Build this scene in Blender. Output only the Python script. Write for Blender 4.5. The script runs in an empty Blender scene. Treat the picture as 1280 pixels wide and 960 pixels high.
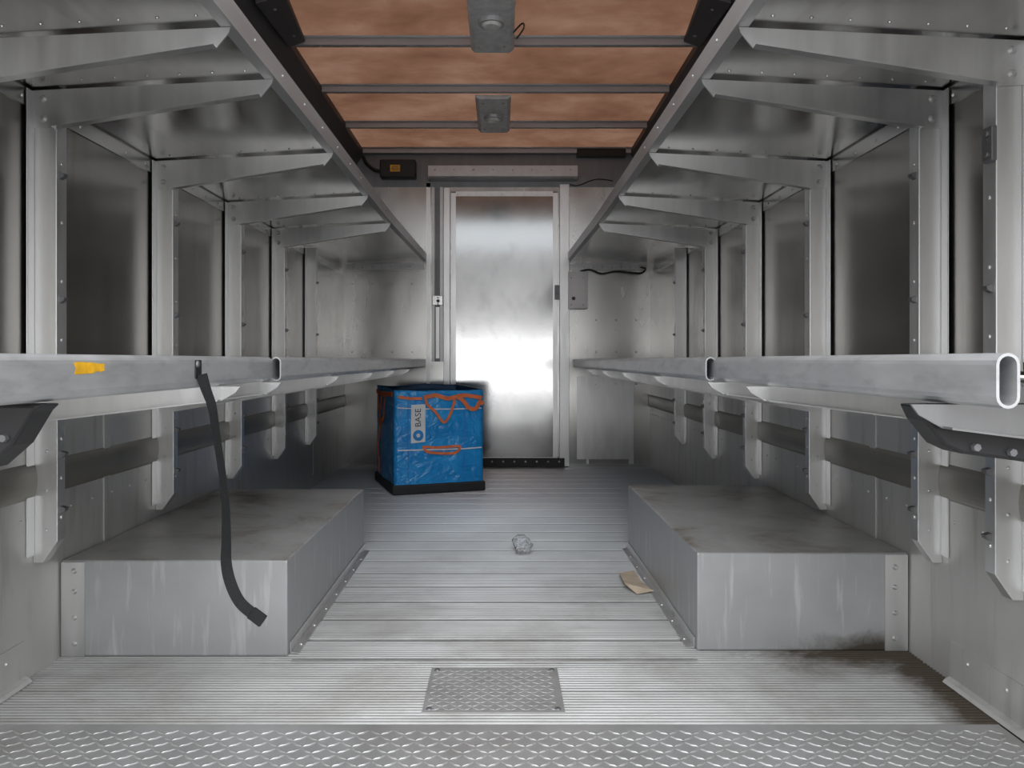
import bpy, bmesh, math, random
from mathutils import Vector, Matrix, noise
random.seed(4)
S = bpy.context.scene
COL = S.collection
F = 950.0; CX = 627.0; CY = 450.0; CH = 0.8
def at(px, py, y):
    return Vector(((px-CX)*y/F, y, CH-(py-CY)*y/F))

# ------------------------------------------------------------------ materials
def new_mat(name):
    m = bpy.data.materials.new(name); m.use_nodes = True
    nt = m.node_tree; b = nt.nodes['Principled BSDF']
    return m, nt, b
def ramp(nt, fac, stops):
    r = nt.nodes.new('ShaderNodeValToRGB')
    e = r.color_ramp.elements
    e[0].position = stops[0][0]; e[0].color = (*stops[0][1], 1)
    e[1].position = stops[-1][0]; e[1].color = (*stops[-1][1], 1)
    for p, c in stops[1:-1]:
        k = e.new(p); k.color = (*c, 1)
    nt.links.new(fac, r.inputs[0]); return r.outputs[0]
def noise_tex(nt, scale, detail=5, vec=None, rough=0.55, dist=0.0):
    n = nt.nodes.new('ShaderNodeTexNoise'); n.inputs['Scale'].default_value = scale
    n.inputs['Detail'].default_value = detail; n.inputs['Roughness'].default_value = rough
    n.inputs['Distortion'].default_value = dist
    if vec: nt.links.new(vec, n.inputs['Vector'])
    return n.outputs[0]
def coords(nt, scale=(1,1,1)):
    t = nt.nodes.new('ShaderNodeNewGeometry'); mp = nt.nodes.new('ShaderNodeMapping')
    mp.inputs['Scale'].default_value = scale
    nt.links.new(t.outputs['Position'], mp.inputs[0]); return mp.outputs[0]
def mixc(nt, fac, a, b, mode='MIX'):
    m = nt.nodes.new('ShaderNodeMix'); m.data_type = 'RGBA'; m.blend_type = mode
    if isinstance(fac, float): m.inputs[0].default_value = fac
    else: nt.links.new(fac, m.inputs[0])
    for i, v in ((6, a), (7, b)):
        if isinstance(v, tuple): m.inputs[i].default_value = (*v, 1)
        else: nt.links.new(v, m.inputs[i])
    return m.outputs[2]
def bump(nt, b, h, strength=0.1, dist=0.01):
    n = nt.nodes.new('ShaderNodeBump'); n.inputs['Strength'].default_value = strength
    n.inputs['Distance'].default_value = dist
    nt.links.new(h, n.inputs['Height']); nt.links.new(n.outputs[0], b.inputs['Normal'])
def rng(nt, o, a, b2, c2, d2):
    r = nt.nodes.new('ShaderNodeMapRange'); nt.links.new(o, r.inputs[0])
    for i, v in enumerate((a, b2, c2, d2)): r.inputs[i+1].default_value = v
    return r.outputs[0]
def mth(nt, op, p, q):
    k = nt.nodes.new('ShaderNodeMath'); k.operation = op
    nt.links.new(p, k.inputs[0])
    if isinstance(q, float): k.inputs[1].default_value = q
    else: nt.links.new(q, k.inputs[1])
    return k.outputs[0]
def metal(name, c1, c2, rough=(0.3, 0.5), scale=(1,1,1), nscale=6, metallic=1.0, stain=None, stain_scale=(1,1,1), stain_lo=0.55, bmp=0.02, top_lift_dirt=None):
    m, nt, b = new_mat(name)
    v = coords(nt, scale); f = noise_tex(nt, nscale, 4, v, .5)
    c = ramp(nt, f, [(0.25, c1), (0.75, c2)])
    if stain:
        v2 = coords(nt, stain_scale); g = noise_tex(nt, 3.0, 5, v2, 0.55, 0.2)
        mask = ramp(nt, g, [(stain_lo, (0,0,0)), (stain_lo+0.25, (.75,.75,.75))])
        c = mixc(nt, mask, c, stain)
    b.inputs['Metallic'].default_value = metallic
    if top_lift_dirt:   # paler colour makes up for dim light on up-facing tops, with brown stains; brown grime at the foot by the right wall
        geo = nt.nodes.new('ShaderNodeNewGeometry'); sp = nt.nodes.new('ShaderNodeSeparateXYZ')
        nt.links.new(geo.outputs['Normal'], sp.inputs[0])
        up = rng(nt, sp.outputs[2], .6, .9, 0, 1)
        d = noise_tex(nt, 3.2, 8, coords(nt, (1,1,1)), .7, .4)
        c = mixc(nt, up, c, ramp(nt, d, [(.30, top_lift_dirt), (.52, tuple(x*.78 for x in top_lift_dirt)), (.66, (.24,.20,.15))]))
        sq = nt.nodes.new('ShaderNodeSeparateXYZ'); nt.links.new(geo.outputs['Position'], sq.inputs[0])
        d3 = noise_tex(nt, 9, 8, coords(nt, (1,1,1)), .7, .4)
        k = mth(nt, 'MULTIPLY', rng(nt, sq.outputs[0], .6, 1.05, 0, 1), rng(nt, sq.outputs[2], .0, .10, 1, 0))
        k = rng(nt, mth(nt, 'ADD', k, mth(nt, 'SUBTRACT', d3, .5)), .28, .75, 0, .92)
        c = mixc(nt, k, c, (.055,.040,.025))
    nt.links.new(c, b.inputs['Base Color'])
    r = rng(nt, f, .25, .75, rough[0], rough[1])
    nt.links.new(r, b.inputs['Roughness'])
    if bmp: bump(nt, b, noise_tex(nt, 90, 3), bmp, 0.004)
    return m
def plain(name, c, rough=0.5, metallic=0.0, var=0.15, nscale=25, bmp=0.0):
    m, nt, b = new_mat(name)
    f = noise_tex(nt, nscale, 4, coords(nt))
    d = tuple(x*(1-var) for x in c); e = tuple(min(1, x*(1+var)) for x in c)
    nt.links.new(ramp(nt, f, [(0.3, d), (0.7, e)]), b.inputs['Base Color'])
    b.inputs['Roughness'].default_value = rough; b.inputs['Metallic'].default_value = metallic
    if bmp: bump(nt, b, f, bmp, 0.02)
    return m
M = {}
M['alu'] = metal('aluminium_light', (.60,.60,.595), (.72,.72,.715), (.28,.42), (5,5,.8), 6, 0.8)
M['arm_dimmed'] = metal('aluminium_dimmed', (.24,.24,.24), (.32,.32,.32), (.36,.46), (4,4,.8), 6, 0.7)  # darker copy for the near right arm, offsetting direct sky on it
M['lip'] = metal('aluminium_lip', (.48,.48,.48), (.58,.58,.58), (.34,.46), (3,.6,3), 6, 0.65)
M['alu_shelf'] = metal('aluminium_shelf', (.52,.515,.505), (.64,.635,.625), (.16,.26), (3,.4,1), 4, 1.0, (.42,.41,.39), (5,.7,5), .54)
M['rail'] = metal('aluminium_rail', (.48,.485,.49), (.60,.605,.61), (.32,.46), (1,2,8), 6, 0.5, (.34,.345,.35), (2,4,14), .52)
M['wall_dark'] = metal('steel_wall_panel', (.32,.31,.29), (.37,.36,.34), (.22,.28), (2.5,2.5,1), 2.5, 1.0, (.25,.235,.205), (5,5,.8), .52)
M['wall_low'] = metal('lower_wall_liner', (.46,.455,.44), (.55,.545,.53), (.36,.46), (3,3,1), 3, 0.4, (.30,.285,.255), (8,8,.9), .54)
M['rub'] = metal('rub_rail_shaded', (.19,.18,.16), (.27,.26,.235), (.35,.5), (2,2,2), 4, 0.5)  # rail coloured dark to carry the shadow band along the liner
M['back'] = metal('back_wall_aluminium', (.42,.415,.40), (.50,.495,.48), (.20,.30), (2,2,.8), 3, 1.0, (.33,.32,.30), (5,5,1.0), .54)
M['back_dark'] = metal('upper_wall_dimming', (.15,.155,.16), (.20,.205,.21), (.35,.45), (4,4,.8), 4, .7)
M['door'] = metal('door_brushed_aluminium', (.39,.39,.385), (.44,.44,.435), (.11,.14), (1.5,1.5,1.2), 3, 1.0, (.33,.33,.325), (3,3,2), .54)
M['box'] = metal('wheel_box_sheet', (.34,.345,.35), (.40,.405,.41), (.36,.46), (2,2,2), 4, 0.35, (.68,.68,.68), (13,13,1.3), .56, top_lift_dirt=(.60,.59,.57))
M['bow'] = metal('roof_bow_grey', (.44,.44,.45), (.52,.52,.53), (.4,.55), (1,1,1), 5, 0.3)
M['dark_metal'] = metal('dark_steel', (.16,.16,.165), (.24,.24,.25), (.4,.55), (1,1,1), 8, 0.6)
M['cove'] = metal('roof_cove_dark', (.06,.06,.065), (.10,.10,.105), (.45,.6), (1,1,1), 5, 0.4)
M['tread'] = metal('tread_plate_alu', (.48,.48,.475), (.60,.60,.595), (.34,.46), (1,1,1), 7, 0.6, (.38,.37,.355), (2,2,2), .52)
M['bolt'] = metal('bolt_zinc', (.55,.55,.53), (.7,.7,.68), (.3,.4), (1,1,1), 20, 1.0, bmp=0)
M['black'] = plain('black_plastic', (.010,.010,.011), .45)
M['rubber'] = plain('black_rubber', (.02,.02,.021), .6)
M['inner_shade'] = plain('blue_inner_shade', (.012,.06,.15), .5)
M['webbing'] = plain('black_webbing', (.006,.0065,.007), .8, bmp=.3, nscale=300)
M['orange'] = plain('orange_webbing', (.78,.19,.06), .6)
M['white'] = plain('white_print', (.80,.81,.82), .5, var=.05)
M['ink'] = plain('dark_print', (.03,.05,.10), .5)
M['logo'] = plain('blue_print', (.02,.26,.66), .5)
M['yellow'] = plain('yellow_sticker', (.82,.43,.02), .5, var=.25, nscale=60)
M['card'] = plain('brown_cardboard', (.50,.41,.31), .85, bmp=.2)
M['grey'] = plain('grey_paint', (.70,.70,.69), .45, metallic=.1)
M['pale'] = plain('pale_grey_paint', (.92,.92,.91), .35, var=.03)
# floor: ribbed aluminium with dirt
def floor_mat():
    m, nt, b = new_mat('ribbed_floor')
    c = ramp(nt, noise_tex(nt, 4, 5, coords(nt, (.6,5,1))), [(.3, (.31,.31,.305)), (.7, (.41,.41,.405))])
    d = noise_tex(nt, 2.2, 8, coords(nt, (1,1,1)), .7, .4)
    d2 = noise_tex(nt, 5, 9, coords(nt, (1,1,1)), .7, .6)
    geo = nt.nodes.new('ShaderNodeNewGeometry'); sep = nt.nodes.new('ShaderNodeSeparateXYZ')
    nt.links.new(geo.outputs['Position'], sep.inputs[0])
    R = lambda *a: rng(nt, *a)
    T = lambda *a: mth(nt, *a)
    # brown dirt collects along the foot of the right wheel box and wall
    ex = R(sep.outputs[0], .50, .95, 0, 1)
    ey = R(sep.outputs[1], 1.84, 2.06, 0, 1); ey2 = R(sep.outputs[1], 2.2, 2.3, 1, 0)
    wall = T('MULTIPLY', R(sep.outputs[0], .93, 1.08, 0, 1), ey2)
    foot = T('MULTIPLY', T('MULTIPLY', ex, ey), ey2)
    k = T('MAXIMUM', foot, wall)
    k2 = R(T('ADD', k, T('MULTIPLY', T('SUBTRACT', d2, .5), 1.8)), .10, .80, 0, .97)
    k = T('MULTIPLY', k2, R(k, .0, .30, 0, 1))
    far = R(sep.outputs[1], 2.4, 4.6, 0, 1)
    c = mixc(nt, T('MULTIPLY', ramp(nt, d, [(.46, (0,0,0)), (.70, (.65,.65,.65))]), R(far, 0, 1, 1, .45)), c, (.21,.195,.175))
    c = mixc(nt, far, c, mixc(nt, .8, c, (.66,.71,.76)))  # far floor painted paler and bluish to offset weak, roof-tinted light
    c = mixc(nt, k, c, (.045,.031,.018))
    nt.links.new(c, b.inputs['Base Color'])
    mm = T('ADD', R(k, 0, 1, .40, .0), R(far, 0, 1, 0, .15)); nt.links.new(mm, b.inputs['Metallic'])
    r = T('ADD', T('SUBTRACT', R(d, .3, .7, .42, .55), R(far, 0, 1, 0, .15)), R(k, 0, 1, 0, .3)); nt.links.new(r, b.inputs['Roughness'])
    return m
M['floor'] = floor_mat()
def roof_mat(name, stops):
    m, nt, b = new_mat(name)
    out = nt.nodes['Material Output']; nt.nodes.remove(b)
    f = noise_tex(nt, 2.4, 6, coords(nt, (.9,1.2,1)), .6, .2)
    c = ramp(nt, f, stops)
    t = nt.nodes.new('ShaderNodeBsdfTranslucent'); nt.links.new(c, t.inputs[0])
    d = nt.nodes.new('ShaderNodeBsdfDiffuse'); nt.links.new(c, d.inputs[0])
    mx = nt.nodes.new('ShaderNodeMixShader'); mx.inputs[0].default_value = .5
    nt.links.new(t.outputs[0], mx.inputs[1]); nt.links.new(d.outputs[0], mx.inputs[2])
    nt.links.new(mx.outputs[0], out.inputs[0]); return m
M['roof'] = roof_mat('translucent_roof', [(.28, (.072,.033,.019)), (.5, (.106,.054,.034)), (.72, (.148,.085,.059))])
M['fill_skylight'] = roof_mat('white_fill_skylight', [(.28, (.74,.77,.80)), (.72, (.82,.85,.88))])
def tarp():
    m, nt, b = new_mat('blue_tarpaulin')
    f = noise_tex(nt, 6, 4, coords(nt), .6, .6)
    nt.links.new(ramp(nt, f, [(.3, (.012,.25,.66)), (.7, (.03,.38,.86))]), b.inputs['Base Color'])
    b.inputs['Roughness'].default_value = .17
    bump(nt, b, noise_tex(nt, 9, 3, coords(nt, (1,1,1.4)), .5, 1.6), .45, .04); return m
M['tarp'] = tarp()
def clear():
    m, nt, b = new_mat('clear_plastic')
    f = noise_tex(nt, 40, 2, coords(nt)); bump(nt, b, f, .2, .01)
    b.inputs['Base Color'].default_value = (.97,.99,1,1); b.inputs['Roughness'].default_value = .03
    b.inputs['Transmission Weight'].default_value = .88; b.inputs['IOR'].default_value = 1.25; return m
M['clear'] = clear()
m, nt, b = new_mat('lamp_lens')
nt.links.new(ramp(nt, noise_tex(nt, 60, 2, coords(nt)), [(.3,(.7,.7,.66)),(.7,(.85,.85,.8))]), b.inputs['Base Color'])
b.inputs['Roughness'].default_value = .25
M['lens'] = m

# ------------------------------------------------------------------ mesh helpers
class MB:
    def __init__(s): s.bm = bmesh.new()
    def poly(s, vs, fs):
        v = [s.bm.verts.new(p) for p in vs]
        for f in fs: s.bm.faces.new([v[i] for i in f])
        return s
    def box(s, x0, x1, y0, y1, z0, z1):
        return s.hexa([(x0,y0,z0),(x1,y0,z0),(x1,y1,z0),(x0,y1,z0),(x0,y0,z1),(x1,y0,z1),(x1,y1,z1),(x0,y1,z1)])
    def hexa(s, p):
        return s.poly(p, [(0,3,2,1),(4,5,6,7),(0,1,5,4),(1,2,6,5),(2,3,7,6),(3,0,4,7)])
    def prism(s, pts, vec):
        n = len(pts); vec = Vector(vec)
        vs = [Vector(p) for p in pts] + [Vector(p)+vec for p in pts]
        return s.poly(vs, [tuple(range(n))[::-1], tuple(range(n, 2*n))] + [(i, (i+1)%n, (i+1)%n+n, i+n) for i in range(n)])
    def prism_y(s, xz, y0, y1): return s.prism([(x, y0, z) for x, z in xz], (0, y1-y0, 0))
    def cyl(s, p0, p1, r0, r1=None, seg=12):
        p0 = Vector(p0); p1 = Vector(p1); r1 = r0 if r1 is None else r1
        d = (p1-p0).normalized(); a = d.orthogonal().normalized(); c = d.cross(a)
        vs = []
        for p, r in ((p0, r0), (p1, r1)):
            for i in range(seg):
                t = 2*math.pi*i/seg; vs.append(p + a*math.cos(t)*r + c*math.sin(t)*r)
        return s.poly(vs, [tuple(range(seg))[::-1], tuple(range(seg, 2*seg))] + [(i, (i+1)%seg, (i+1)%seg+seg, i+seg) for i in range(seg)])
    def ring(s, c, n, r0, r1, h, seg=28):
        c = Vector(c); n = Vector(n).normalized(); a = n.orthogonal().normalized(); e = n.cross(a); vs = []
        for r, z in ((r0, 0), (r1, 0), (r1, h), (r0, h)):
            for i in range(seg):
                t = 2*math.pi*i/seg; vs.append(c+n*z+a*math.cos(t)*r+e*math.sin(t)*r)
        return s.poly(vs, [(k*seg+i, k*seg+(i+1)%seg, ((k+1)%4)*seg+(i+1)%seg, ((k+1)%4)*seg+i) for k in range(4) for i in range(seg)])
    def rivet(s, p, n, r=.006):
        n = Vector(n); return s.cyl(p, Vector(p)+n*r*.6, r, r*.5, 8)
    def tube(s, pts, r, seg=8):
        pts = [Vector(p) for p in pts]; n = len(pts); vs = []
        up = Vector((.13, .3, .95)).normalized()
        for i, p in enumerate(pts):
            d = (pts[min(i+1, n-1)]-pts[max(i-1, 0)]).normalized()
            a = d.cross(up).normalized(); c = d.cross(a)
            for k in range(seg):
                t = 2*math.pi*k/seg; vs.append(p + (a*math.cos(t)+c*math.sin(t))*r)
        fs = [(i*seg+k, i*seg+(k+1)%seg, (i+1)*seg+(k+1)%seg, (i+1)*seg+k) for i in range(n-1) for k in range(seg)]
        fs += [tuple(range(seg))[::-1], tuple(range((n-1)*seg, n*seg))]
        return s.poly(vs, fs)
    def ribbon(s, pts, ws, ns, w, t):
        vs = []; n = len(pts)
        for p, a, b in zip(pts, ws, ns):
            p = Vector(p); a = Vector(a).normalized()*w/2; b = Vector(b).normalized()*t/2
            vs += [p-a-b, p+a-b, p+a+b, p-a+b]
        fs = [(i*4+k, i*4+(k+1)%4, i*4+4+(k+1)%4, i*4+4+k) for i in range(n-1) for k in range(4)]
        fs += [(3,2,1,0), tuple(range(4*n-4, 4*n))]
        return s.poly(vs, fs)
    def build(s, name, mat, parent=None, origin=None, bevel=0, smooth=False, seg=2):
        bmesh.ops.recalc_face_normals(s.bm, faces=s.bm.faces)
        me = bpy.data.meshes.new(name); s.bm.to_mesh(me); s.bm.free()
        L = Vector((0,0,0))
        if parent is not None:
            q = parent
            while q is not None: L = L + q.location; q = q.parent
        O = Vector(origin) if origin is not None else L
        me.transform(Matrix.Translation(-O))
        o = bpy.data.objects.new(name, me); COL.objects.link(o)
        if parent is not None: o.parent = parent; o.location = O-L
        else: o.location = O
        me.materials.append(mat if not isinstance(mat, str) else M[mat])
        if smooth:
            for p in me.polygons: p.use_smooth = True
        if bevel:
            b = o.modifiers.new('bevel', 'BEVEL'); b.width = bevel; b.segments = seg
            b.limit_method = 'ANGLE'; b.angle_limit = math.radians(40)
        return o
def thing(name, label, cat, loc, group=None):
    o = bpy.data.objects.new(name, None); COL.objects.link(o); o.location = loc
    o.empty_display_size = .1
    return tag(o, label, cat, group)
def tag(o, label, cat, group=None):
    o['label'] = label; o['category'] = cat
    if group: o['group'] = group
    return o
def struct(o, label=None, cat=None):
    o['kind'] = 'structure'
    if label: o['label'] = label
    if cat: o['category'] = cat
    return o
def smooth_pts(pts, n=6):
    pts = [Vector(p) for p in pts]; out = []
    for i in range(len(pts)-1):
        p0 = pts[max(i-1,0)]; p1 = pts[i]; p2 = pts[i+1]; p3 = pts[min(i+2, len(pts)-1)]
        for k in range(n):
            t = k/n
            out.append(.5*((2*p1)+(p2-p0)*t+(2*p0-5*p1+4*p2-p3)*t*t+(3*p1-p0-3*p2+p3)*t**3))
    out.append(pts[-1]); return out

# ------------------------------------------------------------------ the shell
XL, XR, YB, Y0, ZC = -1.19, 1.12, 5.72, 0.45, 2.385
POSTS = [1.62, 1.92, 2.60, 3.28, 3.94, 4.60]

# floor: ribbed planks run across the van
f = MB(); prof = [(Y0, 0.0)]
y = 1.665
while y < YB-.17:
    n = 12
    for k in range(n):
        h = .0040-.0010*min(1, max(0, (y-1.7)/3.5))
        if k in (11,) and y > 2.0: continue
        a = y+.003+k*.0137
        prof += [(a, 0), (a+.0025, h), (a+.0065, h), (a+.009, 0)]
    prof += [(y+.166, 0), (y+.1668, -.003), (y+.1692, -.003), (y+.17, 0)]
    y += .17
prof.append((YB, 0))
n = len(prof); vs = [(XL, a, b) for a, b in prof] + [(XR, a, b) for a, b in prof]
f.poly(vs, [(i, i+1, n+i+1, n+i) for i in range(n-1)])
f.box(XL-.03, XR+.03, Y0, YB+.03, -.06, -.02)
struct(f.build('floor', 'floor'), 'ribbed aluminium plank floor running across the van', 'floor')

def side_wall(name, x, s, label):
    m = MB(); m.box(min(x, x-s*.03), max(x, x-s*.03), Y0, YB, -.02, 2.42)
    w = struct(m.build(name, 'wall_dark'), label, 'wall')
    # lower liner with rivet rows
    l = MB(); xi = x+s*.006
    l.box(min(x, xi), max(x, xi), Y0, YB-.002, .0, .735)
    yy = Y0+.1
    while yy < YB-.05:
        for z in (.70, .40): l.rivet((xi, yy, z), (s,0,0), .005)
        yy += .11
    for py in (1.1, 2.26, 3.44, 4.77): l.box(min(xi, xi+s*.003), max(xi, xi+s*.003), py, py+.035, .08, .735)
    l.build('lower_liner', 'wall_low', w)
    r = MB()
    pr = [(x+s*.006, .450)] + [(x+s*(.006+.012*math.sin(math.pi*k/10)), .495-.043*math.cos(math.pi*k/10)) for k in range(1, 10)] + [(x+s*.006, .540)]
    r.prism_y(pr, Y0+.01, YB-.01); r.build('rub_rail', 'rub', w)
    # light angle where wall meets the upper deck
    a = MB(); a.box(min(x, x+s*.004), max(x, x+s*.004), 1.0, YB-.01, 1.435, 1.478)
    yy = 1.1
    while yy < YB-.05: a.rivet((x+s*.004, yy, 1.455), (s,0,0), .005); yy += .13
    a.build('deck_angle', 'alu_shelf', w)
    return w
side_wall('wall_left', XL, 1, 'left side wall of dark steel panels above a riveted lower liner')
side_wall('wall_right', XR, -1, 'right side wall of dark streaked steel panels above a riveted lower liner')
for nm, x, s in (('baseboard_left', XL, 1), ('baseboard_right', XR, -1)):
    m = MB(); m.prism_y([(x+s*.006, .0045), (x+s*.03, .0045), (x+s*.024, .012), (x+s*.012, .018), (x+s*.010, .105), (x+s*.006, .105)], Y0+.02, 1.88)
    yy = Y0+.1
    while yy < 1.86: m.rivet((x+s*.0105, yy, .075), (s,0,0), .006); yy += .14
    struct(m.build(nm, 'wall_low'), 'riveted kick strip along the foot of the %s wall' % nm.split('_')[1], 'baseboard')
# roof
m = MB(); m.poly([(XL+.1,2.75,ZC),(XR-.1,2.75,ZC),(XR-.1,YB,ZC),(XL+.1,YB,ZC)], [(0,1,2,3)])
struct(m.build('ceiling', 'roof'), 'translucent orange brown fibreglass roof panel', 'ceiling')
m = MB(); m.poly([(XL+.1,Y0,ZC),(XR-.1,Y0,ZC),(XR-.1,2.749,ZC),(XL+.1,2.749,ZC)], [(0,1,2,3)])  # unseen panel added to let in soft neutral top light
struct(m.build('added_roof_panel', 'fill_skylight'), 'added unseen white translucent skylight in the roof by the rear doorway', 'window')
for nm, x, s in (('trim_1', XL, 1), ('trim_2', XR, -1)):
    m = MB(); m.prism_y([(x+s*.001, 2.16), (x+s*.03, 2.16), (x+s*.15, 2.345), (x+s*.15, 2.384), (x+s*.001, 2.384)], Y0, YB-.002)
    struct(m.build(nm, 'cove'), 'dark cove rail between the roof and the %s wall' % ('left' if s > 0 else 'right'), 'trim')
bow_lab = ['roof crossbeam at the near end of the closer ceiling lamp', 'grey roof crossbeam at the far end of the closer ceiling lamp', 'grey roof crossbeam at the near end of the farther ceiling lamp', 'grey roof crossbeam at the far end of the farther ceiling lamp', 'roof crossbeam tight against the back wall']
for y, lb in zip((3.08, 3.74, 4.39, 5.06, 5.68), bow_lab):
    m = MB()
    m.prism([(XL+.155, y-.035, 2.383), (XL+.155, y-.03, 2.376), (XL+.155, y-.018, 2.374), (XL+.155, y-.016, 2.345), (XL+.155, y+.016, 2.345), (XL+.155, y+.018, 2.374), (XL+.155, y+.03, 2.376), (XL+.155, y+.035, 2.383)], (XR-XL-.31, 0, 0))
    for k in range(9): m.rivet((XL+.3+k*.21, y, 2.345), (0,0,-1), .006)
    tag(m.build('roof_beam', 'bow', origin=(0, y, 2.345)), lb, 'beam', 'roof crossbeams')
# dark angled brackets at the roof edges above the shelves
for x, s, w in ((XL, 1, 'left'), (XR, -1, 'right')):
    t = thing('roof_bracket', 'dark angled bracket at the %s edge of the roof beside the nearer ceiling lamp' % w, 'bracket', (x+s*.2, 3.45, 2.28))
    m = MB(); a, b2 = x+s*.152, x+s*.275
    m.hexa([(a, 3.20, 2.30), (b2, 3.20, 2.335), (x+s*.23, 3.715, 2.355), (a, 3.715, 2.325), (a, 3.20, 2.372), (b2, 3.20, 2.372), (x+s*.23, 3.715, 2.372), (a, 3.715, 2.372)])
    m.build('body', 'cove', t, bevel=.004)
    for y in (3.3, 3.6):
        m = MB(); m.rivet((x+s*.205, y, 2.318+(y-3.2)*.045), (0,0,-1), .010); m.build('bolt', 'dark_metal', t)

# back wall
m = MB(); m.box(XL-.03, XR+.03, YB, YB+.03, -.02, 2.42)
wb = struct(m.build('wall_back', 'back'), 'aluminium back wall around the closed door', 'wall')
def bx(px0, px1, py0, py1, d0, d1=0.0):   # box on the back wall from its outline at the wall's depth
    a = at(px0, py1, YB); c = at(px1, py0, YB); return (a.x, c.x, YB-d0, YB-d1, a.z, c.z)
k = MB(); k.box(XL+.032, XR-.032, YB-.004, YB-.0002, 2.10, 2.38); k.build('upper_dim_sheet', 'back_dark', wb)  # dark sheet added to offset the roof's pink light on the wall
for nm, q in (('seam_strip', (533, 538, 229, 582, .004)), ('seam_strip', (733, 736, 462, 580, .004)), ('seam_strip', (786, 792, 462, 580, .004)), ('sill_panel', (721, 787, 470, 574, .003))):
    k = MB(); k.box(*bx(*q)); k.build(nm, 'alu', wb)
k = MB()
for px in (440, 465, 490, 515): 
    for py in (355, 440): k.rivet(at(px, py, YB-.001), (0,-1,0), .006)
for px in (745, 770, 795):
    for py in (400, 440, 480, 560): k.rivet(at(px, py, YB-.004), (0,-1,0), .006)
k.build('rivet_row', 'bolt', wb)
# door
m = MB(); m.box(*bx(564, 697, 240, 577, .02, .001))
d = struct(m.build('door_1', 'door', bevel=.004), 'brushed aluminium bulkhead door in the middle of the back wall', 'door')
k = MB(); 
for q in ((564,570,242,575), (691,697,242,575), (570,691,240,246), (570,691,571,577)): k.box(*bx(*q, .024, .0201))
for i in range(9):
    k.rivet(at(572+i*14, 243, YB-.024), (0,-1,0), .006)
k.build('edge_frame', 'alu', d)
k = MB(); k.box(*bx(693, 699, 357, 375, .045, .0245)); k.cyl(at(696, 366, YB-.045), at(696, 366, YB-.06), .012); k.build('latch', 'dark_metal', d, bevel=.002)
# door frame and header
m = MB(); m.box(*bx(555, 563, 236, 579, .045, .001)); m.box(*bx(699, 711, 232, 582, .045, .001))
struct(m.build('trim_3', 'alu', bevel=.002), 'aluminium jambs on both sides of the back door', 'trim')
m = MB(); yb = YB-.0045; a_ = at(537, 212, yb); c_ = at(537, 227, yb)
m.prism([a_, c_, c_-Vector((0,.11,0)), c_+Vector((0,-.12,.012)), a_-Vector((0,.12,0))], (183/F*YB, 0, 0))
for i in range(8): m.rivet((a_.x+.05+i*.143, yb-.12, a_.z-.03), (0,-1,0), .007)
struct(m.build('trim_4', 'lip'), 'riveted header box above the back door', 'trim')
m = MB(); m.box(*bx(562, 705, 571.5, 582, .06, .046))
t = struct(m.build('trim_5', 'rubber', bevel=.003), 'black rubber threshold strip with pale bolts under the back door', 'trim')
for i in range(7):
    k = MB(); k.rivet(at(615+i*14, 577, YB-.06), (0,-1,0), .008); k.build('bolt', 'bolt', t)
# seam bar across the floor at the wheel boxes
m = MB(); m.prism([(-.555, 2.008, .0042), (-.555, 2.026, .0042), (-.555, 2.023, .0052), (-.555, 2.011, .0052)], (1.075, 0, 0))
struct(m.build('trim_6', 'tread'), 'flat aluminium seam bar across the floor between the wheel boxes', 'trim')

# ------------------------------------------------------------------ fittings on the back wall
t = thing('slide_track', 'tall narrow aluminium slide track left of the back door with a lock plate', 'track', at(547, 452, YB-.001))
k = MB(); q = bx(540, 554, 235, 452, .028, .0045); k.box(q[0], q[0]+.022, *q[2:]); k.box(q[1]-.022, q[1], *q[2:])
k.build('channel', 'lip', t)
k = MB(); k.box(q[0]+.0221, q[1]-.0221, YB-.009, YB-.0045, q[4], q[5]); k.build('channel_back', 'dark_metal', t)
k = MB(); k.box(*bx(541, 554, 370, 382, .04, .0285))
k.build('lock_plate', 'alu_shelf', t, bevel=.002)
for py in (372, 380):
    k = MB(); k.rivet(at(547.5, py, YB-.04), (0,-1,0), .008); k.build('screw', 'bolt', t)
k = MB(); k.cyl(at(547.5, 376, YB-.04), at(547.5, 376, YB-.055), .012); k.build('knob', 'black', t)
k = MB(); k.box(*bx(545, 549.5, 384, 448, .016, .0095)); k.build('slide_bar', 'alu', t)

t = thing('switch_box', 'pale grey metal switch box on the wall right of the back door', 'switch box', at(721, 387, YB))
k = MB(); k.box(*bx(709.5, 733, 341, 387, .09, .0465)); k.box(*bx(712, 731, 345, 384, .0464, .0008)); k.build('body', 'pale', t, bevel=.004)
k = MB(); k.box(*bx(711.5, 731, 344, 384, .094, .0902)); k.build('lid', 'pale', t, bevel=.002)
k = MB(); k.cyl(at(717, 373, YB-.094), at(717, 373, YB-.112), .014, .011, 16); k.build('knob', 'black', t)
for px, py in ((714,347),(729,347),(714,381),(729,381)):
    k = MB(); k.rivet(at(px, py, YB-.094), (0,-1,0), .006); k.build('screw', 'bolt', t)

k = MB()
k.tube(smooth_pts([at(724, 342, YB-.03), at(726, 339, YB-.03), at(738, 337, YB-.03), at(752, 342, YB-.03), at(770, 339, YB-.032), at(792, 341, YB-.035), at(803, 341, YB-.03), at(807, 336, YB-.03), at(801, 334, YB-.028)]), .006)
tag(k.build('cable', 'black', origin=at(724, 342, YB-.03), smooth=True), 'black cable running right from the switch box under the right upper shelf', 'cable')
k = MB()
k.tube(smooth_pts([at(712, 230, YB-.010), at(722, 232, YB-.010), at(745, 224, YB-.010), at(766, 226, YB-.010)]), .004)
tag(k.build('cable', 'black', origin=at(712, 226, YB-.008), smooth=True), 'thin black wire right of the door header, below the dark bar', 'cable')

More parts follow.
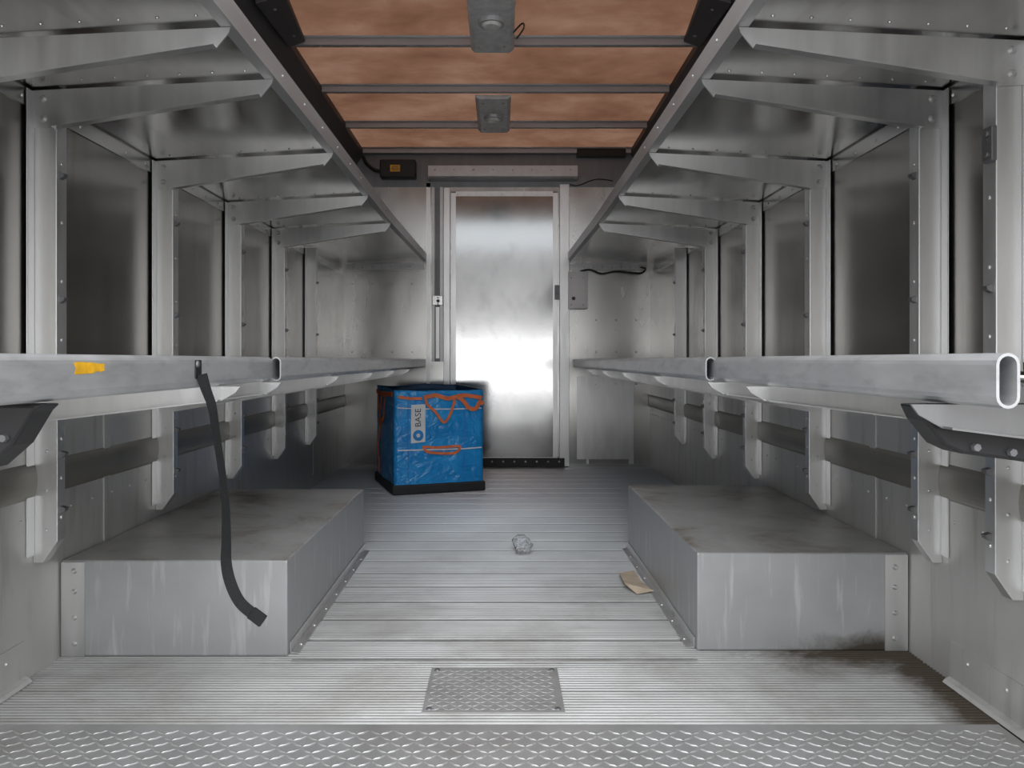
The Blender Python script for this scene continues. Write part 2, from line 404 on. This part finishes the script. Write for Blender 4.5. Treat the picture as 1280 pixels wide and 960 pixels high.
t = thing('alarm_unit', 'black box with a yellow warning label high on the back wall', 'box', at(498, 225, YB))
k = MB(); k.box(*bx(477, 521, 203, 225, .09, .0045)); k.build('body', 'black', t, bevel=.008)
k = MB(); k.box(*bx(490, 502, 210, 218, .0925, .0903)); k.build('warning_label', 'yellow', t)
k = MB(); 
for py in (212, 214, 216): k.box(*bx(491.5, 500.5, py-.4, py+.4, .0932, .0926))
k.build('print', 'ink', t)
k = MB(); k.tube(smooth_pts([at(478, 214, YB-.05), at(468, 212, YB-.05), at(458, 204, YB-.04), at(454, 196, YB-.03)]), .012); k.build('hose', 'black', t, smooth=True)
t = thing('marker_lamp', 'dark flat bar lamp high on the back wall right of the door header', 'lamp', at(750, 198, YB))
k = MB(); k.box(*bx(720, 781, 188, 198, .06, .0045)); k.build('housing', 'black', t, bevel=.006)
k = MB(); k.box(*bx(726, 775, 191, 196, .064, .0605)); k.build('lens', 'rubber', t, bevel=.002)

# ------------------------------------------------------------------ wall posts
def post(x, s, y, label, hinge=False):
    t = thing('wall_post', label, 'post', (x, y+.025, .285), 'aluminium wall posts')
    def sect(z0, z1, dep, wd, cut=False):
        m = MB(); xo = x+s*.0065; xi = x+s*dep
        z0b = z0+.055 if cut else z0
        pts = [(xo, z0), (x+s*(.030 if cut else dep-.012), z0), (xi, z0b), (xi, z1), (xo, z1)]
        m.prism_y(pts, y, y+wd)
        m.box(min(xo, xo+s*.004), max(xo, xo+s*.004), y+wd, y+.075, z0, z1)
        m.box(min(xo, xo+s*.004), max(xo, xo+s*.004), y-.03, y, z0+.02, z1)
        return m, xi
    m, xi = sect(.775, 1.478, .066, .045)
    for z in (.85, 1.0, 1.15, 1.30): m.rivet((xi, y+.022, z), (s,0,0), .006)
    m.build('upper_section', 'alu', t, bevel=.002)
    m, xi2 = sect(.287, .752, .068, .034, True)
    for z in (.40, .50, .60): m.rivet((xi2, y+.017, z), (s,0,0), .006); m.rivet((x+s*.04, y, z-.03), (0,-1,0), .005)
    m.build('lower_section', 'alu', t, bevel=.0012)
    for z in (.955, 1.27, .56, .42):
        c = MB(); xx = xi if z > .78 else xi2
        c.prism_y([(xx+s*.0005, z-.010), (xx+s*.012, z-.004), (xx+s*.014, z+.004), (xx+s*.0005, z+.008)], y+.010, y+.026)
        c.build('clip', 'dark_metal', t)
    if hinge:
        c = MB(); c.box(min(xi, xi+s*.012), max(xi, xi+s*.012), y-.004, y+.03, 1.225, 1.30)
        c.cyl((xi+s*.006, y+.01, 1.24), (xi+s*.018, y+.01, 1.24), .007); c.cyl((xi+s*.006, y+.01, 1.285), (xi+s*.018, y+.01, 1.285), .007)
        c.build('catch_plate', 'dark_metal', t, bevel=.002)
for y in POSTS[1:]:
    nth = {1.92: 'nearest to the camera', 2.6: 'second from the camera', 3.28: 'third from the camera', 3.94: 'fourth from the camera', 4.6: 'fifth from the camera, without an upper bracket'}[y]
    post(XL, 1, y, 'aluminium post on the left wall, %s' % nth)
for y in POSTS:
    nth = {1.62: 'nearest to the camera, carrying a dark catch plate', 1.92: 'second from the camera', 2.6: 'third from the camera', 3.28: 'fourth from the camera', 3.94: 'fifth from the camera', 4.6: 'sixth from the camera, without an upper bracket'}[y]
    post(XR, -1, y, 'aluminium post on the right wall, %s' % nth, y == 1.62)

# ------------------------------------------------------------------ upper shelves
def bracket(poly, s, y, x, bolts, parent, flange, mat='alu'):
    m = MB(); m.prism_y(poly, y-.0055, y-.0012)
    (xa, za), (xb, zb) = flange
    m.hexa([(xa, y-.0056, za), (xb, y-.0056, zb), (xb, y-.026, zb), (xa, y-.026, za), (xa, y-.0056, za+.003), (xb, y-.0056, zb+.003), (xb, y-.026, zb+.003), (xa, y-.026, za+.003)])
    for bx_, bz in bolts: m.rivet((bx_, y-.0055, bz), (0,-1,0), .010)
    return m.build('support_bracket', mat, parent)
RISE = .042
def upper(x, s, xe, label):
    t = thing('upper_shelf', label, 'shelf', (x+s*.3, 3.2, 1.48), 'upper shelves')
    za, zb = 1.517, 1.4835
    xw = x+s*.0005; r = RISE
    ys = [Y0+.1, 3.97, YB-.012]; rs = [0, 0, r]
    m = MB()
    for i in range(2):
        y0, y1, r0, r1 = ys[i], ys[i+1], rs[i], rs[i+1]
        m.hexa([(xw, y0, zb+r0), (xe, y0, za+r0), (xe, y1, za+r1), (xw, y1, zb+r1), (xw, y0, zb+.003+r0), (xe, y0, za+.003+r0), (xe, y1, za+.003+r1), (xw, y1, zb+.003+r1)])
    for y in POSTS[:5]:
        for k in range(7):
            u = .12+.13*k; m.rivet((xw+(xe-xw)*u, y-.045, zb+(za-zb)*u), (0,0,-1), .0045)
    m.build('deck', 'alu_shelf', t)
    m = MB()
    def lb(x0, x1, z0, z1):
        x0, x1 = min(x0, x1), max(x0, x1)
        for i in range(2):
            y0, y1, r0, r1 = ys[i], ys[i+1], rs[i], rs[i+1]
            m.hexa([(x0,y0,z0+r0),(x1,y0,z0+r0),(x1,y1,z0+r1),(x0,y1,z0+r1),(x0,y0,z1+r0),(x1,y0,z1+r0),(x1,y1,z1+r1),(x0,y1,z1+r1)])
    lb(xe, xe+s*.004, 1.508, 1.562); lb(xe-s*.025, xe, 1.508, 1.511); lb(xe-s*.02, xe, 1.558, 1.562)
    yy = Y0+.2
    while yy < 3.9: m.rivet((xe+s*.004, yy, 1.535), (s,0,0), .005); yy += .22
    m.build('front_lip', 'lip', t)
    for y in POSTS[:5]:
        xa = x+s*.008; tip = xe-s*.004
        P = [(xa, 1.385), (xa, 1.479), (tip, 1.5075), (tip-s*.004, 1.495), (tip-s*.03, 1.463), (x+s*.066, 1.382)]
        bracket(P, s, y, x, [(x+s*.035, 1.458), (x+s*.035, 1.408)], t, ((x+s*.066, 1.382), (tip-s*.03, 1.463)))
    c = MB(); c.box(min(x+s*.03, xe-s*.01), max(x+s*.03, xe-s*.01), YB-.010, YB-.0005, 1.478, 1.524)
    for k in range(7): c.rivet((x+s*(.08+.07*k), YB-.010, 1.50), (0,-1,0), .008)
    c.build('back_cleat', 'lip', t)
upper(XL, 1, -.572, 'upper left aluminium shelf above head height on the left wall')
upper(XR, -1, .500, 'upper right aluminium shelf above head height on the right wall')

# ------------------------------------------------------------------ lower shelves
def slot_tube(m, xc, zc, w, h, t, y0, y1, seg=8):
    def loop(w, h):
        r = w/2; out = []
        for k in range(seg+1):
            a = math.pi*k/seg; out.append((xc+math.cos(a)*r, zc+h/2-r+math.sin(a)*r))
        for k in range(seg+1):
            a = math.pi+math.pi*k/seg; out.append((xc+math.cos(a)*r, zc-h/2+r+math.sin(a)*r))
        return out
    o = loop(w, h); i = loop(w-2*t, h-2*t); n = len(o)
    vs = [(x, y0, z) for x, z in o]+[(x, y1, z) for x, z in o]+[(x, y0, z) for x, z in i]+[(x, y1, z) for x, z in i]
    fs = []
    for k in range(n):
        j = (k+1) % n
        fs += [(k, j, n+j, n+k), (2*n+k, 3*n+k, 3*n+j, 2*n+j), (k, 2*n+k, 2*n+j, j), (n+k, n+j, 3*n+j, 3*n+k)]
    m.poly(vs, fs)
def lower(x, s, xc, y0, y1, arms, label, inner):
    t = thing('lower_shelf', label, 'shelf', (x+s*.3, (y0+y1)/2, .66), 'lower shelves')
    m = MB(); slot_tube(m, xc, .7765, .027, .063, .0035, y0, y1)
    m.build('front_rail', 'rail', t)
    xa = x+s*.0068; xb = xc-s*.0137
    m = MB(); m.hexa([(xa, y0+.01, .757), (xb, y0+.01, .78), (xb, y1-.003, .78), (xa, y1-.003, .757), (xa, y0+.01, .76), (xb, y0+.01, .783), (xb, y1-.003, .783), (xa, y1-.003, .76)])
    m.build('deck', 'alu_shelf', t)
    for y in arms:
        tip = inner; xw0 = x+s*.008; zb = .622 if y > 2.2 else .650
        P = [(xw0, zb), (xw0, .7435), (tip, .7435), (tip-s*.010, .730), (tip-s*.040, .713), (x+s*.074, zb+.002)]
        bracket(P, s, y, x, [(x+s*.045, .725), (x+s*.045, .675)], t, ((x+s*.074, zb+.002), (tip-s*.040, .713)), 'alu' if y > 1.2 else 'arm_dimmed')
lower(XL, 1, -.605, .855, 1.962, [1.62, 1.92], 'lower left shelf nearest the camera, with yellow sticker and black strap', -.556)
lower(XL, 1, -.585, 1.970, YB-.004, [2.6, 3.28, 3.94, 4.6], 'lower left shelf running on to the back wall above the blue bag', -.556)
lower(XR, -1, .570, .855, 1.992, [.97, 1.62, 1.92], 'lower right shelf nearest the camera, with open slot end of rail', .520)
lower(XR, -1, .550, 2.000, YB-.004, [2.6, 3.28, 3.94, 4.6], 'lower right shelf running on to the back wall below the switch box', .520)

# yellow sticker on the near left rail
m = MB(); xs = -.5913
def rp(px, py): 
    y = .5912*F/(CX-px); return (xs, y, CH-(py-CY)*y/F)
pts = [rp(*p) for p in ((92, 454), (99, 452), (106, 453), (114, 453), (120, 454), (131, 455), (130, 459), (131, 463), (125, 465), (120, 464), (116, 467), (106, 467), (100, 468), (93, 468), (95, 461))]
m.prism(pts, (.0003, 0, 0))
tag(m.build('sticker', 'yellow', origin=pts[0]), 'torn yellow sticker on the front rail of the near left shelf', 'sticker')

# black strap
t = thing('strap', 'black webbing strap hanging from the near left shelf rail', 'strap', (-.590, 1.474, .275))
px = [(250, 468), (255, 485), (263, 508), (268, 540), (274, 580), (280, 630), (281, 675), (281, 705), (287, 731), (299, 754), (318, 770)]
ys = [1.478, 1.478, 1.476, 1.474, 1.472, 1.47, 1.468, 1.466, 1.462, 1.458, 1.452]
P = smooth_pts([at(a, b, y)+Vector((.003, 0, 0)) for (a, b), y in zip(px, ys)], 5)
ws = []; ns = []
for i, p in enumerate(P):
    d = (P[min(i+1, len(P)-1)]-P[max(i-1, 0)]).normalized(); k = i/len(P)
    ang = .55+.75*math.sin(k*4.2)
    v = Vector((math.cos(ang), math.sin(ang), 0)); v = (v-d*v.dot(d)).normalized(); ws.append(v); ns.append(v.cross(d))
m = MB(); m.ribbon(P, ws, ns, .021, .0022); m.build('webbing', 'webbing', t)
m = MB()
m.box(-.5912, -.5885, 1.464, 1.492, .764, .800)
m.build('rail_clip', 'black', t, bevel=.001)
m = MB(); m.cyl((-.5884, 1.470, .792), (-.5850, 1.470, .792), .007, .005, 10); m.build('bolt', 'dark_metal', t)
m = MB(); e = P[-1]; d = (P[-1]-P[-3]).normalized(); v = ws[-1]; n_ = ns[-1]
m.ribbon([e-d*.012, e, e+d*.014, e+d*.018], [v]*4, [n_]*4, .024, .008); m.build('end_tab', 'webbing', t, bevel=.0015)

# black wedge stops under the near ends of the lower shelves
def stop(s, pts, y0, y1, label, bolts):
    c = (pts[0][0], y0, min(z for _, z in pts))
    t = thing('shelf_stop', label, 'stop', c)
    m = MB(); m.prism_y(pts, y0, y1); m.build('block', 'black', t, bevel=.004)
    for x, z in bolts:
        m = MB(); m.cyl((x, y0, z), (x, y0-.006, z), .006, .005, 6); m.build('bolt', 'dark_metal', t)
stop(1, [(.532, .7425), (.542, .722), (.568, .690), (.590, .680), (.80, .652), (.80, .7425)], .973, 1.02, 'black wedge-shaped stop under the near end of the right lower shelf', [(.606, .6885), (.652, .682)])
stop(-1, [(-.590, .7425), (-.600, .733), (-.626, .690), (-.66, .660), (-.80, .645), (-.80, .7425)], .973, 1.02, 'black wedge-shaped stop under the near end of the left lower shelf', [(-.636, .70), (-.654, .680)])

# ------------------------------------------------------------------ wheel boxes
def wbox(x, s, xe, y0, y1, h, label):
    t = thing('wheel_box', label, 'wheel box', ((x+xe)/2, (y0+y1)/2, 0))
    xa = x+s*.007
    m = MB(); m.box(min(xa, xe), max(xa, xe), y0, y1, .0042, h); m.build('body', 'box', t, bevel=.005)
    m = MB(); a = xe; b2 = xe+s*.025
    m.prism_y([(a+s*.001, .0044), (b2, .0044), (b2, .007), (a+s*.005, .008), (a+s*.004, .035), (a+s*.001, .035)], y0+.02, y1)
    yy = y0+.08
    while yy < y1: m.rivet((a+s*.016, yy, .007), (0,0,1), .005); yy += .15
    m.build('floor_angle', 'alu', t)
    m = MB(); xo = x+s*.0105
    m.box(min(xo, xo+s*.062), max(xo, xo+s*.062), y0-.005, y0-.001, .006, h-.004)
    for z in (.04, .11, .18, .235): m.rivet((xo+s*.035, y0-.005, z), (0,-1,0), .008)
    m.build('corner_bracket', 'alu', t)
wbox(XL, 1, -.575, 2.04, 3.17, .262, 'grey sheet metal wheel box on the left side of the floor')
wbox(XR, -1, .535, 2.08, 3.21, .272, 'grey sheet metal wheel box with pale streaks on the right side of the floor')

# ------------------------------------------------------------------ floor plates
def lozenges(m, x0, x1, y0, y1, z, p, L, W, h):
    nx = int((x1-x0)/p); ny = int((y1-y0)/p)
    for i in range(nx):
        for j in range(ny):
            c = Vector((x0+(i+.5)*p, y0+(j+.5)*p, z)); a = math.radians(35 if (i+j) % 2 else -35)
            u = Vector((math.cos(a), math.sin(a), 0)); v = Vector((-u.y, u.x, 0))
            b = [c-u*L, c-v*W, c+u*L, c+v*W]; tp = [c-u*L*.6+Vector((0,0,h)), c-v*W*.4+Vector((0,0,h)), c+u*L*.6+Vector((0,0,h)), c+v*W*.4+Vector((0,0,h))]
            m.poly(b+tp, [(0,1,5,4),(1,2,6,5),(2,3,7,6),(3,0,4,7),(4,5,6,7)])
m = MB(); m.box(XL+.035, XR-.035, Y0+.01, 1.66, .0005, .004); lozenges(m, XL+.04, XR-.04, 1.05, 1.655, .004, .0255, .0152, .0045, .0018)
tag(m.build('tread_plate', 'tread', origin=(0, 1.2, 0)), 'wide diamond tread plate across the floor in the foreground', 'floor plate')
t = thing('access_plate', 'small diamond pattern access plate screwed to the ribbed floor', 'floor plate', (-.02, 1.84, .0042))
m = MB(); m.box(-.180, .143, 1.715, 1.962, .0042, .0056); lozenges(m, -.172, .135, 1.722, 1.955, .0056, .0175, .0110, .0031, .0010); m.build('plate', 'tread', t)
for a, c in ((-.165, 1.73), (.128, 1.73), (-.165, 1.947), (.128, 1.947)):
    m = MB(); m.cyl((a, c, .0057), (a, c, .0084), .008, .006, 10); m.build('screw', 'dark_metal', t)

# ------------------------------------------------------------------ ceiling lamps
def lamp(y0, y1, xc, label, wire):
    t = thing('ceiling_lamp', label, 'lamp', (xc, (y0+y1)/2, 2.344), 'ceiling lamps')
    m = MB(); w = .105
    m.prism([(xc-w, y0, 2.343), (xc-w, y0, 2.335), (xc-w+.02, y0, 2.318), (xc+w-.02, y0, 2.318), (xc+w, y0, 2.335), (xc+w, y0, 2.343)], (0, y1-y0, 0)); m.build('mounting_plate', 'grey', t, bevel=.003)
    ym = (y0+y1)/2
    m = MB(); m.cyl((xc, ym, 2.318), (xc, ym, 2.300), .062, .058, 24); m.build('bezel', 'bow', t, smooth=False)
    m = MB(); m.cyl((xc, ym, 2.300), (xc, ym, 2.290), .045, .035, 24); m.build('lens', 'lens', t)
    for a in (-.06, .06):
        for q in (y0+.08, y1-.08):
            m = MB(); m.rivet((xc+a, q, 2.318), (0,0,-1), .009); m.build('screw', 'bolt', t)
    if wire:
        m = MB(); m.tube(smooth_pts([(xc+.10, y0+.5, 2.33), (xc+.14, y0+.45, 2.35), (xc+.15, y0+.55, 2.372), (xc+.12, y0+.66, 2.37)]), .004); m.build('wire', 'black', t, smooth=True)
lamp(3.05, 3.76, -.045, 'ceiling lamp plate nearest the camera between the roof crossbeams', True)
lamp(4.42, 5.08, -.05, 'ceiling lamp plate farther back, just before the door', False)

# ------------------------------------------------------------------ blue bag
A = math.radians(19); O = Vector((-.63, 4.47, 0)); U = Vector((math.cos(A), math.sin(A), 0)); V = Vector((-math.sin(A), math.cos(A), 0))
BW, BD, BH = .545, .60, .625; Z0 = .004
ctr = O+U*BW/2+V*BD/2
t = thing('storage_bag', 'large blue tarpaulin bag with orange straps and black base on the floor', 'bag', (ctr.x, ctr.y, Z0))
def wall_pt(face, a, z):
    z = z*BH
    if face == 0: p = O+U*BW*a; n_ = -V
    elif face == 1: p = O+U*BW+V*BD*a; n_ = U
    elif face == 2: p = O+U*BW*(1-a)+V*BD; n_ = V
    else: p = O+V*BD*(1-a); n_ = -U
    p = p+Vector((0,0,Z0+z)); k = math.sin(math.pi*a)*math.sin(math.pi*min(1, z/BH*.9+.05))
    w = noise.noise(p*7)*.010+noise.noise(p*17)*.006
    rise = 0
    if z > BH*.97:   # the far rim stands slightly above the near one
        v = (p-O).dot(V)/BD; rise = -.010+.014*v+noise.noise(p*5)*.014
    return p+n_*(k*.008+w*math.sin(math.pi*a)**.5)+Vector((0,0,rise))
m = MB(); N = 22; grid = []
for j in range(N+1):
    row = []
    for fc in range(4):
        for i in range(N): row.append(m.bm.verts.new(wall_pt(fc, i/N, j/N)))
    grid.append(row)
for j in range(N):
    for i in range(4*N): m.bm.faces.new([grid[j][i], grid[j][(i+1) % (4*N)], grid[j+1][(i+1) % (4*N)], grid[j+1][i]])
m.bm.faces.new(grid[0])
body = m.build('body', 'tarp', t, smooth=True)
body.data.materials.append(M['inner_shade'])  # inside faces coloured darker for the shade within the bag
sm = body.modifiers.new('thickness', 'SOLIDIFY'); sm.thickness = .006; sm.offset = -1; sm.material_offset = 1
m = MB()
hb = .058; o_ = .014
c = [O-U*o_-V*o_, O+U*(BW+o_)-V*o_, O+U*(BW+o_)+V*(BD+o_), O-U*o_+V*(BD+o_)]
m.prism([p+Vector((0,0,Z0)) for p in c], (0,0,hb)); m.build('base', 'rubber', t, bevel=.008)
def fuv(px, py):   # a spot on the front face from its place in the picture
    u = (px-493)/114*BW; y = 4.47+math.sin(A)*u; return u, CH-(py-CY)*y/F-Z0
def surf(u, z, off):   # point just off the bulging front face
    return wall_pt(0, max(0, min(1, u/BW)), max(0, min(.96, z/BH)))-V*off
def strapf(name, pp, w, mat, off=.006, n=5):
    q = smooth_pts([Vector((*fuv(*p), 0)) for p in pp], n)
    P = [surf(a.x, a.y, off) for a in q]; ws = []
    for i in range(len(P)):
        d = (P[min(i+1, len(P)-1)]-P[max(i-1, 0)]).normalized(); ws.append(V.cross(d).normalized())
    k = MB(); k.ribbon(P, ws, [-V]*len(P), w, .005); return k.build(name, mat, t)
strapf('handle', [(531, 495), (533, 505), (543, 514), (552, 526), (557, 526), (563, 516), (569, 499)], .015, 'orange', .014)
strapf('handle', [(573, 496), (580, 501), (588, 510), (597, 510), (602, 502), (606, 505)], .024, 'orange', .014)
strapf('strap', [(529, 497), (545, 494), (560, 498), (580, 494), (605, 497)], .024, 'orange', .009)
strapf('handle', [(528, 557), (533, 564), (552, 566), (570, 565), (576, 557)], .015, 'orange', .014)
strapf('strap', [(530, 558), (545, 559), (560, 558), (575, 557)], .014, 'orange', .009)
strapf('stripe', [(497, 510), (530, 511), (570, 511), (605, 510)], .006, 'white', .004)
strapf('stripe', [(497, 563), (530, 562), (570, 561), (605, 559)], .007, 'white', .004)
strapf('seam', [(510, 494), (510, 540), (511, 600)], .006, 'logo', .004)
strapf('seam', [(583, 494), (582, 540), (582, 596)], .006, 'logo', .004)
strapf('strap', [(497, 496), (512, 498), (527, 498)], .016, 'orange', .006)
def strapl(pp, w):
    q = smooth_pts([Vector((*p, 0)) for p in pp], 5)
    P = [wall_pt(3, a.x, a.y)-U*.008 for a in q]; ws = []
    for i in range(len(P)):
        d = (P[min(i+1, len(P)-1)]-P[max(i-1, 0)]).normalized(); ws.append(U.cross(d).normalized())
    k = MB(); k.ribbon(P, ws, [-U]*len(P), w, .003); return k.build('strap', 'orange', t)
strapl([(.05, .95), (.3, .93), (.6, .94), (.95, .95)], .028)
strapl([(.15, .93), (.2, .78), (.32, .66), (.45, .66), (.55, .76), (.6, .93)], .030)
strapl([(.30, .93), (.26, .6), (.25, .3), (.27, .12)], .035)
# label
q = [fuv(*p) for p in ((513, 506), (531, 505), (531, 552), (513, 554))]
k = MB(); k.prism([surf(a, z, .009) for a, z in q], -V*.002)
lab = k.build('paper_label', 'white', t)
cu = bpy.data.curves.new('txt', 'FONT'); cu.body = 'BASE'; cu.size = .050; cu.align_x = 'CENTER'; cu.align_y = 'CENTER'; cu.extrude = .0005
to = bpy.data.objects.new('txt', cu); COL.objects.link(to); bpy.context.view_layer.update()
me = bpy.data.meshes.new_from_object(to.evaluated_get(bpy.context.evaluated_depsgraph_get())); bpy.data.objects.remove(to)
def onlab(u, z, off):
    p2 = O+U*u+Vector((0,0,z+Z0)); d = max((surf(a, b_, .009)-O).dot(-V) for a, b_ in q); return p2-V*(d+off)
u_, z_ = fuv(522, 522); c = onlab(u_, z_, .0032)
mat = Matrix(((0, -U.x, -V.x, c.x), (0, -U.y, -V.y, c.y), (1, 0, 0, c.z), (0, 0, 0, 1)))
me.transform(Matrix.Translation(-Vector(t.location)) @ mat)
lt = bpy.data.objects.new('lettering', me); COL.objects.link(lt); lt.parent = t; me.materials.clear(); me.materials.append(M['ink'])
u_, z_ = fuv(522, 544); c = onlab(u_, z_, .0022)
k = MB(); k.ring(c, -V, .012, .032, .0015); k.build('logo', 'logo', t)

# ------------------------------------------------------------------ litter
t = thing('plastic_bottle', 'small clear crushed plastic bottle lying on the floor between the wheel boxes', 'bottle', (.09, 3.15, .003))
m = MB(); ax = Vector((-.25, 1, .0)).normalized(); sd = Vector((1, .25, 0)).normalized(); base = Vector((.095, 3.10, .041))
prof = [(.006, .010), (-.002, .024), (.004, .035), (.02, .036), (.03, .030), (.042, .036), (.055, .028), (.066, .034), (.08, .026), (.092, .030), (.10, .020), (.108, .012)]
seg = 24; vs = []
for d, r in prof:
    for i in range(seg):
        a = 2*math.pi*i/seg; rr = r*(1+.12*math.cos(a*5)*(1 if d < .03 else .3))
        dd = Vector((math.cos(a), math.sin(a), d*40)); rr = min(rr*(1+.22*noise.noise(dd*1.7)), .038)
        vs.append(base+ax*d+sd*math.cos(a)*rr+Vector((0,0,1))*math.sin(a)*rr*.95)
fs = [(j*seg+i, j*seg+(i+1)%seg, (j+1)*seg+(i+1)%seg, (j+1)*seg+i) for j in range(len(prof)-1) for i in range(seg)]
fs += [tuple(range(seg))[::-1], tuple(range((len(prof)-1)*seg, len(prof)*seg))]
m.poly(vs, fs); m.build('body', 'clear', t)
m = MB(); c = base+ax*.1085; m.cyl(c, c+ax*.012, .0135, None, 16); m.build('neck', 'clear', t)
m = MB()
def fl(px, py, z=.006):
    y = F*(CH-z)/(py-CY); return Vector(((px-CX)*y/F, y, z))
a = [fl(774, 717, .014), fl(793, 714, .0045), fl(801, 727, .0045), fl(781, 730, .024)]
b_ = [fl(781, 730, .024), fl(801, 727, .0045), fl(816, 739, .012), fl(796, 743, .0045)]
vs = a+[p+Vector((0,0,.003)) for p in a]; m.hexa(vs)
vs = b_+[p+Vector((0,0,.003)) for p in b_]; m.hexa(vs)
tag(m.build('cardboard_scrap', 'card', origin=fl(795, 730, .004)), 'torn brown cardboard scrap on the floor by the right wheel box', 'cardboard')

# ------------------------------------------------------------------ world, light, camera
w = bpy.data.worlds.new('World'); S.world = w; w.use_nodes = True; nt = w.node_tree
tc = nt.nodes.new('ShaderNodeTexCoord'); sp = nt.nodes.new('ShaderNodeSeparateXYZ'); nt.links.new(tc.outputs['Generated'], sp.inputs[0])
mr = nt.nodes.new('ShaderNodeMapRange'); nt.links.new(sp.outputs[2], mr.inputs[0]); mr.inputs[1].default_value = -1; mr.inputs[2].default_value = 1
g = lambda v: (v, v, v*1.02)
c = ramp(nt, mr.outputs[0], [(0, g(.4)), (.43, g(.5)), (.478, g(.6)), (.485, g(4.6)), (.507, g(4.6)), (.515, g(.7)), (.64, g(.75)), (.70, (5.8,5.9,6.0)), (.85, (3.2,3.26,3.34)), (1, (2.0,2.04,2.1))])
bg = nt.nodes['Background']; nt.links.new(c, bg.inputs[0]); bg.inputs[1].default_value = 1.0
L = bpy.data.lights.new('rear_doorway_portal', 'AREA'); L.shape = 'RECTANGLE'; L.size = 2.31; L.size_y = 2.4
try: L.cycles.is_portal = True
except Exception as e: print('portal', e)
lo = bpy.data.objects.new('rear_doorway_portal', L); COL.objects.link(lo); lo.location = (-.035, Y0-.01, 1.2); lo.rotation_euler = (math.radians(90), 0, 0)

cam = bpy.data.cameras.new('camera'); cam.sensor_width = 36; cam.lens = F/1280*36
cam.shift_x = 13/1280; cam.shift_y = -30/1280; cam.clip_start = .02
co = bpy.data.objects.new('camera', cam); COL.objects.link(co); co.location = (0, 0, CH); co.rotation_euler = (math.radians(90), 0, 0)
S.camera = co
S.view_settings.view_transform = 'Standard'
S.view_settings.exposure = 0.22
